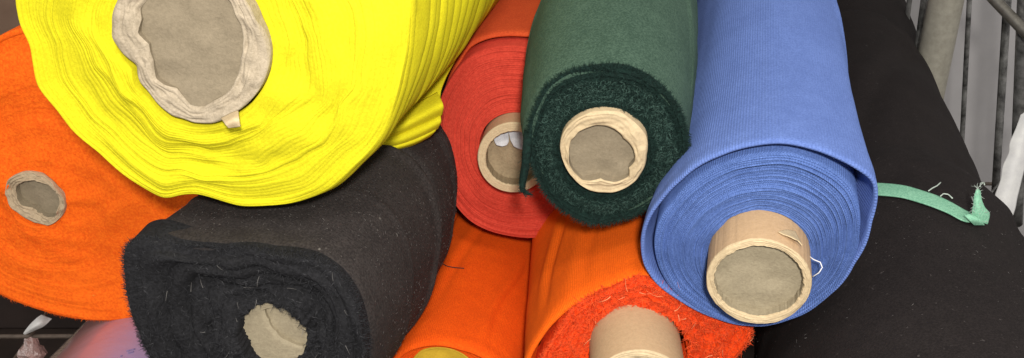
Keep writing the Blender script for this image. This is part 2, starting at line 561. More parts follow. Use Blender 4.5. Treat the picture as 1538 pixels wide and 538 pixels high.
Y.body(yo, [(0, 1, 1, 1, 1), (.02, 1.01, 1.0, 1, 1), (.10, 1.13, 1.08, 1.0, 1.0), (.16, 1.22, 1.12, 1.0, 1.0), (.25, 1.28, 1.12, .98, .98), (.8, 1.1, 1, .98, .95)], M['yel_b'],
       length=.9, lip=.01, lipback=.01, wr=.001, seed=11, steps=70, wk=(6, 6))
Y.face(yo + (yo.mean(0) - yo) * .002, yh, M['yel'], layers=30, per=6, ridge=.00036, hvar=.0006, low=.0040, warp=.85, wk=13, seed=21, dish=-.002)
yr = Y.loop([(177, 0), (169, 33), (169, 56), (182, 78), (203, 100), (210, 126), (231, 149), (260, 177), (286, 186), (320, 185), (353, 169),
             (383, 143), (402, 104), (402, 67), (387, 33), (370, 0), (350, -35), (310, -58), (260, -65), (215, -50), (188, -25)], -.006, (290, 65), 1.2)
yi = Y.loop([(216, 4), (208, 15), (212, 30), (208, 50), (223, 67), (229, 93), (234, 119), (244, 126), (264, 134), (271, 145), (283, 160),
             (301, 163), (320, 152), (342, 138), (355, 115), (359, 89), (364, 67), (357, 30), (342, 0), (322, -22), (290, -35), (255, -30), (228, -12)],
            -.006, (288, 65), 1.0)
Y.core(yr, yi, .006, .003, M['rim_y'], M['rim_y'], M['plug'], rim_amp=.0005, rim_layers=5, seed=31, wob=.0022)


def sheet(name, pix, depths, mat, parent, thick=.0008, loc=None, smooth=True):
    """quad grid of pixels with depths, given real thickness"""
    A = np.array([[P(x, y, d) for (x, y), d in zip(r, dr)] for r, dr in zip(pix, depths)])
    return solid_sheet(name, A, mat, parent, thick, loc, smooth)


def solid_sheet(name, A, mat, parent, thick=.0008, loc=None, smooth=True, sub=6):
    R, C = A.shape[:2]

    def up(X, ax, k):
        n = X.shape[ax]
        x = np.linspace(0, n - 1, (n - 1) * k + 1)
        i = np.clip(np.floor(x).astype(int), 0, n - 2); f = x - i
        g = lambda q: np.take(X, np.clip(q, 0, n - 1), axis=ax)
        sh = [1] * X.ndim; sh[ax] = -1; f = f.reshape(sh)
        p0, p1, p2, p3 = g(i - 1), g(i), g(i + 1), g(i + 2)
        return .5 * ((2 * p1) + (-p0 + p2) * f + (2 * p0 - 5 * p1 + 4 * p2 - p3) * f ** 2 + (-p0 + 3 * p1 - 3 * p2 + p3) * f ** 3)
    if sub > 1:
        A = up(up(A, 0, sub), 1, sub)
    du = np.gradient(A, axis=0); dv = np.gradient(A, axis=1)
    nrm = unit(np.cross(du, dv))
    top, bot = A + nrm * thick / 2, A - nrm * thick / 2
    R, C = A.shape[:2]
    V = np.concatenate([top.reshape(-1, 3), bot.reshape(-1, 3)])
    N0 = R * C
    i = np.arange(R - 1)[:, None]; j = np.arange(C - 1)[None]
    f = np.stack([i * C + j, i * C + j + 1, (i + 1) * C + j + 1, (i + 1) * C + j], -1).reshape(-1, 4)
    fs = [f, f[:, ::-1] + N0]
    loopi = np.concatenate([np.arange(C), np.arange(1, R) * C + C - 1, (R - 1) * C + np.arange(C - 2, -1, -1), np.arange(R - 2, 0, -1) * C])
    l2 = np.roll(loopi, -1)
    fs.append(np.stack([l2, loopi, loopi + N0, l2 + N0], -1))
    return raw_mesh(name, V, np.concatenate(fs), mat, parent, smooth, None, loc)


# white tab of paper poking out under the yellow roll's tube
q = Y.loop([(335, 182)], 0) if False else None
sheet('paper_tab', [[(332, 178), (352, 168), (358, 167)], [(338, 186), (350, 180), (359, 178)], [(343, 192), (353, 191), (361, 190)]],
      [[.452] * 3, [.446, .445, .446], [.447, .448, .447]], M['rim'], Y.emp, .0006)

# ------------------------------------------------------------------ 2 orange roll at the left
OL = Roll('flat bright orange felt roll at the far left with a small crushed grey tube', (110, 278), .62, (950, -420))
oo = OL.loop([(0, 54), (38, 42), (100, 32), (200, 60), (270, 120), (310, 200), (322, 280), (305, 350), (265, 420), (232, 462), (200, 478), (150, 483),
              (100, 478), (50, 464), (0, 445), (-50, 410), (-95, 350), (-112, 280), (-100, 190), (-55, 95)], 0, (110, 278), 3)
OL.body(oo, [(0, 1, 1, 1, 1), (.1, 1, 1, 1, 1), (.8, 1, 1, 1, 1)], M['orl_b'], length=.6, lip=.01, lipback=.01, seed=14)
oh = OL.loop(ell(53, 300, 43, 39, rot=.5), 0, (53, 300), 2)
OL.face(oo, oh, M['orl'], layers=26, per=5, ridge=.00012, hvar=.0002, low=.0028, warp=.3, wk=9, seed=22)
our = OL.loop([(8, 285), (13, 269), (25, 262), (51, 260), (67, 267), (85, 282), (96, 300), (96, 316), (87, 331), (69, 339), (54, 336), (31, 322), (13, 305)], -.002, (54, 300), 2)
oir = OL.loop([(23, 282), (33, 275), (49, 271), (67, 277), (84, 291), (87, 305), (81, 326), (65, 326), (47, 314), (29, 305)], -.002, (56, 300), 1.5)
OL.core(our, oir, .002, .006, M['rim_o'], M['rim_o'], M['plug'], rim_amp=.0007, rim_layers=4, seed=33, wob=.0022)
OL.fuzz(2600, M['orl'], .0035, .00016, seed=61, lift=.35, edge=900, edge_len=.002)

# ------------------------------------------------------------------ 3 black roll at the lower left
DL = Roll('black cloth roll under the yellow roll with a fuzzy frayed end facing out', (395, 505), .50, (950, -420))
do = DL.loop([(188, 380), (190, 369), (199, 359), (222, 353), (242, 357), (261, 366), (296, 369), (335, 372), (412, 375), (480, 384), (515, 408),
              (538, 442), (550, 480), (553, 538), (545, 590), (510, 640), (450, 675), (380, 680), (310, 660), (255, 600), (230, 540), (212, 492), (200, 450), (191, 410)],
             0, (380, 505), 2)
DL.body(do, [(0, 1, 1, 1, 1), (.006, 1.02, 1.01, .96, 1), (.02, 1.07, 1.03, .86, 1), (.05, 1.17, 1.05, .72, 1), (.10, 1.27, 1.07, .64, 1), (.14, 1.31, 1.10, .62, 1), (.19, 1.26, 1.14, .62, 1), (.25, 1.14, 1.16, .66, 1), (.8, 1.0, 1.1, .8, 1)],
        M['blk_b'], length=.7, lip=.003, lipback=.004, seed=15, wr=.0012,
        ridges=[(.085, .004, .0035, .03), (.0925, .003, -.0028, .03), (.14, .003, .003, .03), (.147, .0025, -.0035, .03), (.05, .003, .0016, .01)])
dh = DL.loop([(363, 480), (380, 464), (410, 460), (440, 471), (456, 490), (459, 515), (444, 545), (412, 556), (385, 547), (369, 520)], 0, (412, 507), 2, jag=.0006, seed=7)
DL.face(do, dh, M['blk'], layers=6, per=20, ridge=.0036, hvar=.0030, low=.006, warp=1.2, wk=6, seed=23, dish=.004, s=-.002)
drim = DL.loop([(360, 480), (378, 461), (410, 457), (443, 468), (459, 489), (462, 515), (446, 548), (412, 559), (383, 550), (366, 520)], .006, (412, 507), 2)
din = DL.loop([(397, 466), (403, 482), (414, 499), (433, 514), (455, 521), (456, 500), (440, 475), (415, 463)], .006, (428, 488), 1.2)
DL.core(drim, din, -.006, .003, M['plug_b'], M['plug_b'], M['plug_b'], rim_amp=.0002, rim_layers=3, seed=34)
DL.fuzz(4500, M['blk_f'], .0040, .00022, seed=62, lift=.6, edge=3000, edge_len=.0028)
DL.fuzz(700, M['blk_t'], .0034, .00020, seed=74, lift=.6, name='pale_fibres')

# ------------------------------------------------------------------ 4 red roll
RD = Roll('red roll tucked behind the green roll with a protruding pale tube', (768, 213), .64, (940, -420))
ro = RD.loop([(657, 165), (657, 210), (660, 250), (668, 280), (682, 305), (705, 332), (735, 348), (770, 356), (805, 358), (840, 350), (868, 330),
              (893, 290), (903, 230), (893, 160), (868, 110), (830, 80), (785, 70), (735, 72), (705, 84), (682, 110), (665, 140)], 0, (772, 213), 3)
rbod = RD.loop([(656, 165), (656, 210), (659, 250), (667, 280), (681, 305), (705, 333), (735, 349), (770, 357), (805, 359), (840, 351), (869, 331),
                (895, 290), (905, 230), (895, 155), (870, 100), (830, 62), (780, 55), (728, 58), (697, 72), (678, 105), (663, 140)], 0, (772, 213), 3)
RD.body(rbod, [(0, .995, .99, .995, .99), (.02, 1, 1, 1, 1), (.3, 1.02, 1.02, 1.02, 1), (.7, 1, 1, 1, 1)], M['red_b'], length=.6, lip=.006, lipback=.02, s0=.012, seed=16, wr=.0008)
rh = RD.loop(ell(774, 217, 53, 52), 0, (774, 217), 2)
RD.face(ro, rh, M['red'], layers=34, per=5, ridge=.0005, hvar=.0009, low=.0012, warp=.14, wk=6, seed=24, dish=-.004, side=.035)
rr_ = RD.loop(ell(771, 237, 54, 53), -.022, (771, 237), 1)
ri_ = RD.loop(ell(771.5, 238, 42, 40), -.022, (771, 238), 1, jag=.0002, seed=3)
RD.core(rr_, ri_, .022, .010, M['tube'], M['rim'], M['plug_r'], rim_amp=.0002, rim_layers=4, seed=35)

# ------------------------------------------------------------------ 5 green roll
GR = Roll('dark green roll with shaggy fringed end resting on top between red and blue', (913, 215), .50, (985, -800))
go = GR.loop([(901, 332), (871, 325), (834, 302), (806, 261), (795, 224), (796, 191), (806, 161), (822, 130), (851, 110), (891, 101), (941, 101), (981, 120),
              (1011, 150), (1028, 186), (1033, 221), (1033, 240), (1020, 273), (983, 306), (946, 326)], 0, (913, 215), 3)
GR.body(go, [(0, .995, .99, 1.02, .99), (.006, 1.0, 1.0, 1.09, 1), (.02, 1.03, 1.04, 1.16, 1), (.06, 1.12, 1.14, 1.24, 1.05), (.10, 1.2, 1.18, 1.26, 1.1), (.16, 1.24, 1.18, 1.16, 1.1),
              (.25, 1.28, 1.15, 1.06, 1.1), (.8, 1.2, 1.1, 1.05, 1.1)], M['grn_b'], length=.6, lip=.002, lipback=.004, seed=17, wr=.0006,
        ridges=[(.11, .003, .0012, .05)], dents=[(.22, 1.0, .05, .35, .03, .0014), (.16, .7, .04, .2, .03, .0012)])
gh = GR.loop(ell(907, 230, 64, 60), 0, (907, 230), 2)
GR.face(go + (go.mean(0) - go) * .012, gh, M['grn'], layers=10, per=10, ridge=.0018, hvar=.0016, low=.0022, warp=.5, wk=9, seed=25)
gor = GR.loop([(842, 232), (847, 198), (868, 178), (897, 168), (927, 170), (953, 187), (970, 206), (971, 235), (964, 261), (946, 280), (920, 290), (886, 286), (860, 265)], -.006, (907, 230), 2)
gir = GR.loop([(855, 232), (858, 213), (864, 206), (871, 198), (890, 192), (923, 195), (930, 200), (936, 209), (951, 224), (953, 243), (944, 254), (944, 267), (920, 274), (902, 268), (890, 271), (875, 273), (860, 258)], -.006, (905, 233), 1)
GR.core(gor, gir, .006, .005, M['rim'], M['rim'], M['plug'], rim_amp=.0003, rim_layers=4, seed=36, wob=.0010)
GR.fuzz(9000, M['grn_f'], .0036, .00026, seed=63, lift=.9, edge=3000, edge_len=.0032)
GR.fuzz(4200, M['grn_t'], .0028, .00030, seed=73, lift=.9, name='pale_fibres', tmin=.25, tmax=.75)

# ------------------------------------------------------------------ 6 blue roll
BL = Roll('light blue ribbed roll with a loose outer flap and a tube sticking out low', (1143, 352), .48, (1155, -706))
bo = BL.loop([(962, 358), (965, 398), (985, 428), (1020, 453), (1065, 477), (1110, 489), (1150, 489), (1200, 476), (1246, 446), (1286, 396), (1311, 335),
              (1320, 290), (1316, 270), (1288, 250), (1261, 236), (1221, 221), (1176, 212), (1131, 216), (1080, 231), (1040, 251), (1018, 270), (990, 300), (970, 330)], 0, (1143, 352), 2.5)
bi = BL.loop([(983, 355), (986, 388), (1001, 420), (1030, 447), (1070, 472), (1110, 484), (1150, 484), (1200, 470), (1241, 440), (1277, 393), (1291, 345),
              (1290, 308), (1279, 281), (1256, 259), (1224, 240), (1180, 227), (1130, 230), (1085, 244), (1045, 266), (1012, 300), (992, 325)], .003, (1143, 352), 3)
BL.body(bo, [(0, 1, 1, 1, 1), (.015, .985, .99, .985, 1), (.03, .955, .975, .95, 1), (.06, .915, .95, .89, 1), (.10, .88, .93, .86, 1), (.2, .85, .93, .84, 1), (.8, .85, .93, .84, 1)],
        M['blu_b'], length=.75, lip=.012, lipback=.05, roundr=.0007, seed=18, wr=.0009, ridges=[(.010, .0015, -.0006, .0)],
        dents=[(.30, .85, .07, .22, .035, .0022), (.24, .55, .05, .10, .03, .0018), (.28, 1.75, .16, 1.5, .05, .0010)])
bh = BL.loop(ell(1141, 392, 76, 62), .003, (1141, 392), 2)
BL.face(bi, bh, M['blu'], layers=32, per=6, s=.0012, ridge=.0018, hvar=.0016, low=.0016, warp=.24, wk=6, seed=26, dish=.006, side=.045)
brm = BL.loop(ell(1140, 423.5, 79.5, 63, rot=.06), -.018, (1140, 423), 1, jag=.0001)
bin_ = BL.loop(ell(1140, 423, 67, 53, rot=.06), -.018, (1140, 423), 1, jag=.0003, seed=6)
BL_core = BL.core(brm, bin_, .018, .006, M['tube'], M['rim'], M['plug_b'], rim_amp=.0003, rim_layers=4, seed=37, wob=.0006)

# ------------------------------------------------------------------ 7 orange roll, centre
OM = Roll('deep orange cloth roll with mustard core between the black roll and the paler orange roll', (683, 600), .60, (950, -420))
mo = OM.loop([(578, 600), (586, 545), (606, 525), (628, 517), (655, 514), (692, 521), (728, 534), (760, 560), (777, 600), (765, 650), (720, 685), (650, 685), (600, 650)], 0, (680, 600), 3)
OM.body(mo, [(0, 1, 1, 1, 1), (.02, 1.03, 1.02, 1.01, 1), (.06, 1.06, 1.03, 1.02, 1), (.3, 1.04, 1.0, 1, 1), (.7, 1, 1, 1, 1)], M['orm_b'], length=.65, lip=.004, lipback=.02, seed=19, wr=.0018,
        ridges=[(.012, .0012, -.0008, 0), (.20, .012, .002, .05)], dents=[(.05, 1.9, .22, 1.3, .07, .0012), (.02, 1.0, .12, .7, .06, .0014), (.10, 2.2, .25, 2.0, .05, .0012)])
mh = OM.loop([(612, 562), (620, 540), (632, 528), (652, 523), (679, 526), (695, 533), (707, 543), (725, 572), (726, 610), (700, 642), (660, 647), (625, 622), (610, 590)], .001, (668, 585), 2)
OM.face(mo + (mo.mean(0) - mo) * .05, mh, M['orm_b'], layers=6, per=6, s=.003, ridge=.0008, hvar=.0012, low=.0008, warp=.2, wk=6, seed=27)
mri = OM.loop([(616, 562), (624, 542), (634, 531), (652, 527), (679, 530), (693, 536), (704, 546), (721, 572), (722, 610), (700, 638), (660, 643), (628, 620), (614, 590)], .004, (668, 585), 2)
OM.core(mh, mh.mean(0) + (mh - mh.mean(0)) * .96, -.002, .0004, M['ochre'], M['ochre'], M['ochre'], rim_amp=.0002, rim_layers=2, seed=38)

# ------------------------------------------------------------------ 8 orange roll with frayed end
OR = Roll('light orange roll with frayed red orange end around a kraft tube at bottom centre', (965, 560), .54, (860, -420))
of = OR.loop([(814, 538), (829, 513), (845, 488), (860, 464), (883, 446), (913, 433), (944, 419), (975, 415), (998, 427), (1024, 447), (1062, 470), (1088, 483), (1130, 490),
              (1127, 505), (1108, 528), (1100, 550), (1090, 600), (1060, 660), (1000, 700), (930, 705), (860, 680), (815, 620), (800, 570)], 0, (965, 560), 2, jag=.0003, seed=8)
ob_ = OR.loop([(786, 545), (805, 508), (832, 475), (854, 457), (882, 442), (913, 429), (944, 416), (975, 412), (998, 424), (1026, 445), (1064, 468), (1090, 481), (1131, 488),
               (1129, 506), (1111, 528), (1103, 550), (1093, 600), (1063, 662), (1000, 703), (930, 708), (855, 684), (800, 625), (783, 580)], 0, (965, 560), 2)
OR.body(ob_, [(0, 1, 1, 1, 1), (.02, 1.0, 1, 1.0, 1), (.06, .95, .97, 1.0, 1), (.15, .90, .95, 1.0, 1), (.7, .85, .92, .98, 1)], M['orr_b'], length=.65, lip=.006, lipback=.02, seed=20, wr=.0018, dents=[(.02, 2.1, .2, 1.6, .07, .0014), (.03, 2.6, .12, 2.4, .06, .0016)])
oh2 = OR.loop(ell(963, 526, 72, 63), 0, (963, 526), .8, jag=.0012, seed=12)
OR.face(of, oh2, M['orr'], layers=8, per=10, ridge=.0015, hvar=.0015, low=.003, warp=.6, wk=9, seed=28, s=-.001)
orm = OR.loop(ell(961, 588, 74, 61), -.042, (961, 588), 1)
ori = OR.loop(ell(961, 589, 62, 50), -.042, (961, 589), 1, jag=.0002)
OR.core(orm, ori, .042, .008, M['tube'], M['rim'], M['plug_b'], rim_amp=.0003, rim_layers=4, seed=39, wob=.0006)
OR.fuzz(8000, M['orr_f'], .0055, .00030, seed=64, lift=.7, edge=1500, edge_len=.0028)

# ------------------------------------------------------------------ 9 charcoal roll at the right
DR = Roll('big charcoal cloth roll at the right tied round with a green ribbon', (1447, 892), .465, (1150, -420))
ro9 = DR.loop(ell(1447, 892, 322, 322), 0, (1447, 892), 2)
DR.body(ro9, [(0, 1, 1, 1, 1), (.20, 1.0, 1.0, 1.0, 1), (.245, .985, .985, 1, 1), (.272, .92, .94, .985, 1), (.288, .865, .90, .97, 1), (.31, .88, .91, .98, 1), (.36, .885, .91, .98, 1), (.47, .905, .92, .99, 1), (.58, .925, .93, 1, 1), (.635, .90, .92, 1, 1), (.655, .87, .90, .98, 1), (.664, .80, .855, .95, 1), (.72, .85, .88, .95, 1), (.80, .96, .96, .96, 1), (1.1, .97, .97, .95, 1)],
        M['dkr'], length=1.25, lip=.01, lipback=.01, seed=40, wr=.0032, wk=(7, 9), ridges=[(.652, .003, .0035, .0)], dents=[(.30, 1.9, .62, 1.1, .08, .003), (.15, 1.2, .27, .9, .06, .002), (.22, 1.75, .30, 1.35, .05, .0018)])
DR.face(ro9, ro9.mean(0) + (ro9 - ro9.mean(0)) * .35, M['dkr'], layers=10, per=6, seed=29, low=.003)
c9 = ro9.mean(0)
DR.core(c9 + (ro9 - c9) * .35, c9 + (ro9 - c9) * .29, .004, .01, M['tube'], M['rim'], M['plug'], seed=41)

# ------------------------------------------------------------------ yellow loose end hanging behind the yellow roll
dlb = bvh(DL.body_o)
rows = [[(700, 62), (690, 70), (680, 80)], [(690, 80), (672, 96), (652, 112)], [(672, 112), (650, 126), (618, 140)], [(662, 138), (632, 154), (600, 168)], [(660, 152), (634, 166), (600, 178)]]
dep = [[.640, .640, .645], [.630, .622, .625], [.612, .606, .60], [.600, .592, .588], [.600, .592, .588]]
A = np.array([[P(x, y, d) for (x, y), d in zip(r, dr)] for r, dr in zip(rows, dep)])
le = solid_sheet('loose_end', A, M['yel_b'], Y.emp, .0014, sub=8)
lobes = [[[(657, 140), (665, 157), (663, 172)], [(632, 154), (636, 172), (633, 188)], [(600, 174), (603, 190), (600, 203)], [(572, 192), (572, 205), (570, 214)]],
         [[(660, 164), (662, 180), (657, 192)], [(630, 178), (634, 194), (632, 207)], [(598, 192), (601, 208), (600, 219)], [(570, 204), (568, 216), (564, 224)]],
         [[(656, 182), (654, 194), (645, 204)], [(632, 196), (630, 208), (622, 216)], [(600, 208), (598, 219), (590, 226)], [(570, 214), (566, 224), (560, 229)]]]
for k, lb in enumerate(lobes):
    base = .574 + .005 * k
    dd = [[base + .012, base + .002, base + .009], [base + .008, base - .003, base + .006], [base + .004, base - .005, base + .004], [base + .003, base - .003, base + .004]]
    A = np.array([[P(x, y, d) for (x, y), d in zip(r, dr)] for r, dr in zip(lb, dd)])
    solid_sheet('cloth_fold', A, M['yel_b'], le, .0016, sub=8)

# ------------------------------------------------------------------ frayed thread hanging off the green roll, over the red tube
pts = [P(x, y, d) for x, y, d in [(797, 178, .512), (793, 205, .505), (791, 230, .503), (789, 250, .505), (785, 272, .508), (784, 285, .508), (790, 290, .506), (800, 293, .505)]]
pts = np.array(pts)
x = np.linspace(0, len(pts) - 1, 40)
pc = np.stack([np.interp(x, range(len(pts)), pts[:, k]) for k in range(3)], 1)
wd = np.interp(x, [0, 1, 4, 5, 7], [.0022, .0026, .002, .0012, .0004])
th_o = tube('hanging_strip', pc, wd, M['grn'], GR.emp, 8)
rs = np.random.RandomState(3)
jj = rs.randint(0, 36, 500)
fz = strands('strip_fibres', pc[jj] + rs.normal(size=(500, 3)) * .0008, rs.normal(size=(500, 3)), rs.uniform(.001, .003, 500), np.full(500, .00016), .5, M['grn_f'], th_o, 4)
fz['kind'] = 'stuff'

# ------------------------------------------------------------------ crumpled white paper inside the red tube
pr = thing('paper_scrap', 'folded white paper scrap tucked inside the tube of the red roll', 'paper', P(760, 205, .62))
dR = float((RD.rimG[0].mean(0) - CAM).dot(FW)) + .004
for nm, rows, ds in (('paper_fold', [[(741, 199), (752, 197), (763, 198)], [(742, 207), (753, 205), (764, 207)], [(743, 213), (753, 213), (764, 213)], [(746, 218), (754, 220), (761, 218)]], dR),
                     ('paper_fold', [[(763, 197), (773, 197), (786, 197)], [(765, 203), (775, 203), (788, 206)], [(767, 211), (777, 213), (790, 216)], [(772, 220), (780, 224), (791, 226)]], dR - .002)):
    dd = [[ds - .001 * abs(j - 1) + .002 * (j == 1) * -1 for j in range(3)] for i in range(4)]
    sheet(nm, rows, dd, M['tissue'], pr, .0006)

# ------------------------------------------------------------------ green ribbon tied round the charcoal roll
drb = bvh(DR.body_o)
M['rib'] = cloth('green_ribbon', (.25, .51, .35, 1), (.15, .37, .245, 1), ribs=0, weave=800, bump=.7, sheen=.2)
M['thr'] = plain('pale_thread', (.45, .52, .46, 1), (.35, .4, .36, 1), rough=.8)
cl = [(1130, 322), (1165, 309), (1200, 299), (1232, 293), (1262, 289), (1290, 287), (1322, 288), (1345, 290), (1362, 293), (1385, 300), (1405, 307), (1425, 316), (1445, 327), (1460, 332), (1476, 335)]
hw = [9, 9, 9, 9, 9, 9, 9, 9, 9, 9, 9, 8.5, 8, 6, 4]
L1, L2 = [], []
for (x, y), h in zip(cl, hw):
    dxy = .35
    a1 = hit(drb, x + dxy * h * .5, y - h, .0016); a2 = hit(drb, x - dxy * h * .5, y + h, .0016)
    if a1 is None or a2 is None: continue
    L1.append(a1[0]); L2.append(a2[0])
L1, L2 = np.array(L1), np.array(L2)
mid = (L1 + L2) / 2 + unit(CAM - (L1 + L2) / 2) * .0012
rb = thing('ribbon', 'pale green ribbon tied round the charcoal roll with a frayed knot', 'ribbon', mid[len(mid) // 2], None)
solid_sheet('ribbon_band', np.stack([L1, mid, L2], 1), M['rib'], rb, .0007, sub=5)
e0 = np.linalg.norm(L2[-1] - CAM) * .99
kd = float((L2[-1] - CAM).dot(FW))
sheet('knot_tail', [[(1466, 286), (1469, 284), (1472, 287)], [(1463, 297), (1468, 297), (1474, 300)], [(1462, 308), (1469, 309), (1479, 312)], [(1460, 320), (1470, 321), (1486, 321)], [(1464, 333), (1472, 334), (1483, 337)]],
      [[kd - .010, kd - .0105, kd - .010], [kd - .010, kd - .0113, kd - .0095], [kd - .009, kd - .0108, kd - .0075], [kd - .0075, kd - .0095, kd - .0055], [kd - .005, kd - .0065, kd - .003]], M['rib'], rb, .0006)
sheet('knot_tail', [[(1448, 324), (1455, 322), (1463, 324)], [(1456, 331), (1464, 330), (1471, 330)], [(1463, 338), (1471, 338), (1479, 338)]],
      [[kd - .008] * 3, [kd - .0095, kd - .0102, kd - .009], [kd - .0055] * 3], M['rib'], rb, .0007)
kt = [o for o in rb.children if o.name.startswith('knot_tail')][0]
kv = np.array([v.co for v in kt.data.vertices]) + world_loc(kt)
rk = np.random.RandomState(9)
kb = kv[rk.randint(0, len(kv), 90)]
tip = kv[np.argsort(kv @ UP)[-25:]][rk.randint(0, 25, 7)]
kb = np.concatenate([kb, tip]); kd_ = np.concatenate([rk.normal(size=(90, 3)) - FW * .3, UP * 1.2 + rk.normal(size=(7, 3)) * .8])
fz = strands('frayed_fibres', kb, kd_, np.concatenate([rk.uniform(.0006, .0018, 90), rk.uniform(.002, .0055, 7)]), np.full(97, .00022), .7, M['thr'], rb, 10)
fz['kind'] = 'stuff'
for q in ([(1393, 296), (1398, 292), (1405, 288), (1410, 283)], [(1410, 304), (1414, 300), (1421, 301), (1427, 307)], [(1452, 328), (1458, 322), (1463, 318)], [(1454, 304), (1456, 310), (1459, 315)],
          [(1466, 288), (1466, 283), (1471, 281), (1472, 285)]):
    pp = []
    for (x, y) in q:
        h = hit(drb, x, y, .004)
        pp.append(h[0] if h and h[0].dot(FW) < 9 else P(x, y, kd - .014))
    pp = np.array(pp); xx = np.linspace(0, len(pp) - 1, 12)
    pp = np.stack([np.interp(xx, range(len(q)), pp[:, k]) for k in range(3)], 1)
    tube('loose_thread', pp, .00038, M['thr'], rb, 6)

# ------------------------------------------------------------------ threads and tears on other rolls
def px_tube(name, pts, rad, mat, parent, n=6, k=16):
    pp = np.array([P(*q) for q in pts]); xx = np.linspace(0, len(pp) - 1, k)
    pp = np.stack([np.interp(xx, range(len(pts)), pp[:, i]) for i in range(3)], 1)
    return tube(name, pp, rad, mat, parent, n)


def surf_tube(name, b, pts, rad, mat, parent, lift=.0006, k=16):
    pp = [hit(b, x, y, lift) for x, y in pts]
    pp = np.array([h[0] for h in pp if h is not None])
    xx = np.linspace(0, len(pp) - 1, k)
    pp = np.stack([np.interp(xx, range(len(pp)), pp[:, i]) for i in range(3)], 1)
    return tube(name, pp, rad, mat, parent, 6)


dB = float((BL.rimG[0].mean(0) - CAM).dot(FW))
M['wht'] = plain('white_thread', (.7, .7, .72, 1), (.6, .6, .62, 1), rough=.8)
px_tube('loose_thread', [(1213, 383, dB + .005), (1222, 390, dB), (1232, 394, dB), (1235, 402, dB), (1230, 410, dB), (1220, 416, dB + .004)], .00028, M['wht'], BL.emp)
tw = bvh([o for o in BL_core.children if o.name.startswith('tube_wall')][0])
tp = []
for r, row in enumerate([[(1168, 350), (1180, 347), (1193, 349)], [(1174, 355), (1184, 354), (1195, 357)], [(1181, 359), (1189, 360), (1197, 365)], [(1190, 365), (1194, 367), (1199, 373)]]):
    tp.append([hit(tw, x, y, .0006 + .0006 * r)[0] if hit(tw, x, y) else P(x, y, dB - .018) for x, y in row])
solid_sheet('torn_paper', np.array(tp), M['rim'], BL.emp, .0005)
mb = bvh(OM.body_o)
M['dth'] = plain('dark_thread', (.03, .02, .02, 1), (.02, .015, .015, 1), rough=.8)
surf_tube('dark_thread', mb, [(655, 388), (662, 396), (672, 402), (684, 404), (697, 405)], .0003, M['dth'], DL.emp, .001)

# lint on the black rolls
def lint(roll, n, s_lo, s_hi, seed, col, ln=.004):
    r = np.random.RandomState(seed)
    G = roll.bodyG
    i = r.randint(s_lo, s_hi, n); j = r.randint(0, NA, n)
    b = G[i, j]
    rad = unit(b - G[i].mean(1))
    ang = r.uniform(0, 6.28, n)
    tg = np.cross(rad, roll.a)
    d = roll.a * np.cos(ang)[:, None] + tg * np.sin(ang)[:, None] + rad * .12
    o = strands('lint', b + rad * .0003, d, r.uniform(.3, 1, n) ** 2 * ln, r.uniform(.5, 1, n) * .00013, .8, col, roll.emp, seed)
    o['kind'] = 'stuff'


lint(DL, 4200, 8, 200, 71, M['lint'], .0014)
lint(DR, 700, 60, 300, 72, M['lint'], .0016)
r_ = np.random.RandomState(5)
n_ = 26
Gf = DL.faceG[1:-1]
bb = Gf[r_.randint(0, len(Gf), n_), r_.randint(0, NA, n_)] - DL.a * .003
w_ = strands('pale_lint', bb, DL.u * r_.normal(size=(n_, 1)) + DL.v * r_.normal(size=(n_, 1)) - DL.a * .2, r_.uniform(.002, .006, n_), np.full(n_, .00018), .4, M['lint'], DL.emp, 6)
w_['kind'] = 'stuff'
n_ = 40
Gf = OR.faceG[1:-1]
bb = Gf[r_.randint(0, len(Gf), n_), r_.randint(0, NA, n_)] - OR.a * .002
M['plf'] = plain('pale_orange_fibre', (.95, .45, .22, 1), (.9, .3, .12, 1), rough=.7)
w_ = strands('pale_fibres', bb, OR.u * r_.normal(size=(n_, 1)) + OR.v * r_.normal(size=(n_, 1)) - OR.a * .3, r_.uniform(.003, .009, n_), np.full(n_, .0002), .8, M['plf'], OR.emp, 6)
w_['kind'] = 'stuff'

# ------------------------------------------------------------------ pink plastic-wrapped roll, lower left
PK = Roll('plastic wrapped pink and lilac roll peeping out at the bottom left corner', (-122, 1057), .5, (950, -420))
pl = PK.loop(ell(-122, 1057, 195, 195), 0, (-122, 1057), 2)
PKOFF = 1.68
N = NT('pink_lilac_wrap')
obn = N.n('ShaderNodeTexCoord').outputs['Object']
sx = N.n('ShaderNodeSeparateXYZ'); N.l(obn, sx.inputs[0])
nz = N.noise(obn, 25, 4, .6)
uvn = N.n('ShaderNodeTexCoord').outputs['UV']
su = N.n('ShaderNodeSeparateXYZ'); N.l(uvn, su.inputs[0])
fac = N.math('ADD', N.math('MULTIPLY', nz, .5), N.math('MULTIPLY_ADD', su.outputs[0], -12.0, PKOFF))
N.l(N.ramp(fac, [(.2, (.34, .17, .17, 1)), (.55, (.36, .20, .26, 1)), (.95, (.20, .20, .40, 1))]), N.b.inputs['Base Color'])
N.b.inputs['Roughness'].default_value = .35
N.b.inputs['Coat Weight'].default_value = .5; N.b.inputs['Coat Roughness'].default_value = .15
N.bump(N.noise(obn, 90, 4, .6, sx=.4), .35, .002)
M['pnk'] = N.m
PK.body(pl, [(0, 1, 1, 1, 1), (.9, 1, 1, 1, 1)], M['pnk'], length=.7, lip=.01, lipback=.01, seed=51, wr=.0015)
PK.face(pl, pl.mean(0) + (pl - pl.mean(0)) * .3, M['pnk'], layers=8, per=5, seed=52)
PK.core(pl.mean(0) + (pl - pl.mean(0)) * .3, pl.mean(0) + (pl - pl.mean(0)) * .24, .004, .01, M['tube'], M['rim'], M['plug'], seed=53)
M['film'] = plain('clear_film', (.55, .45, .40, 1), (.45, .36, .32, 1), rough=.15, scale=40, trans=.6, bump=.4, bdist=.002, spec=.6)
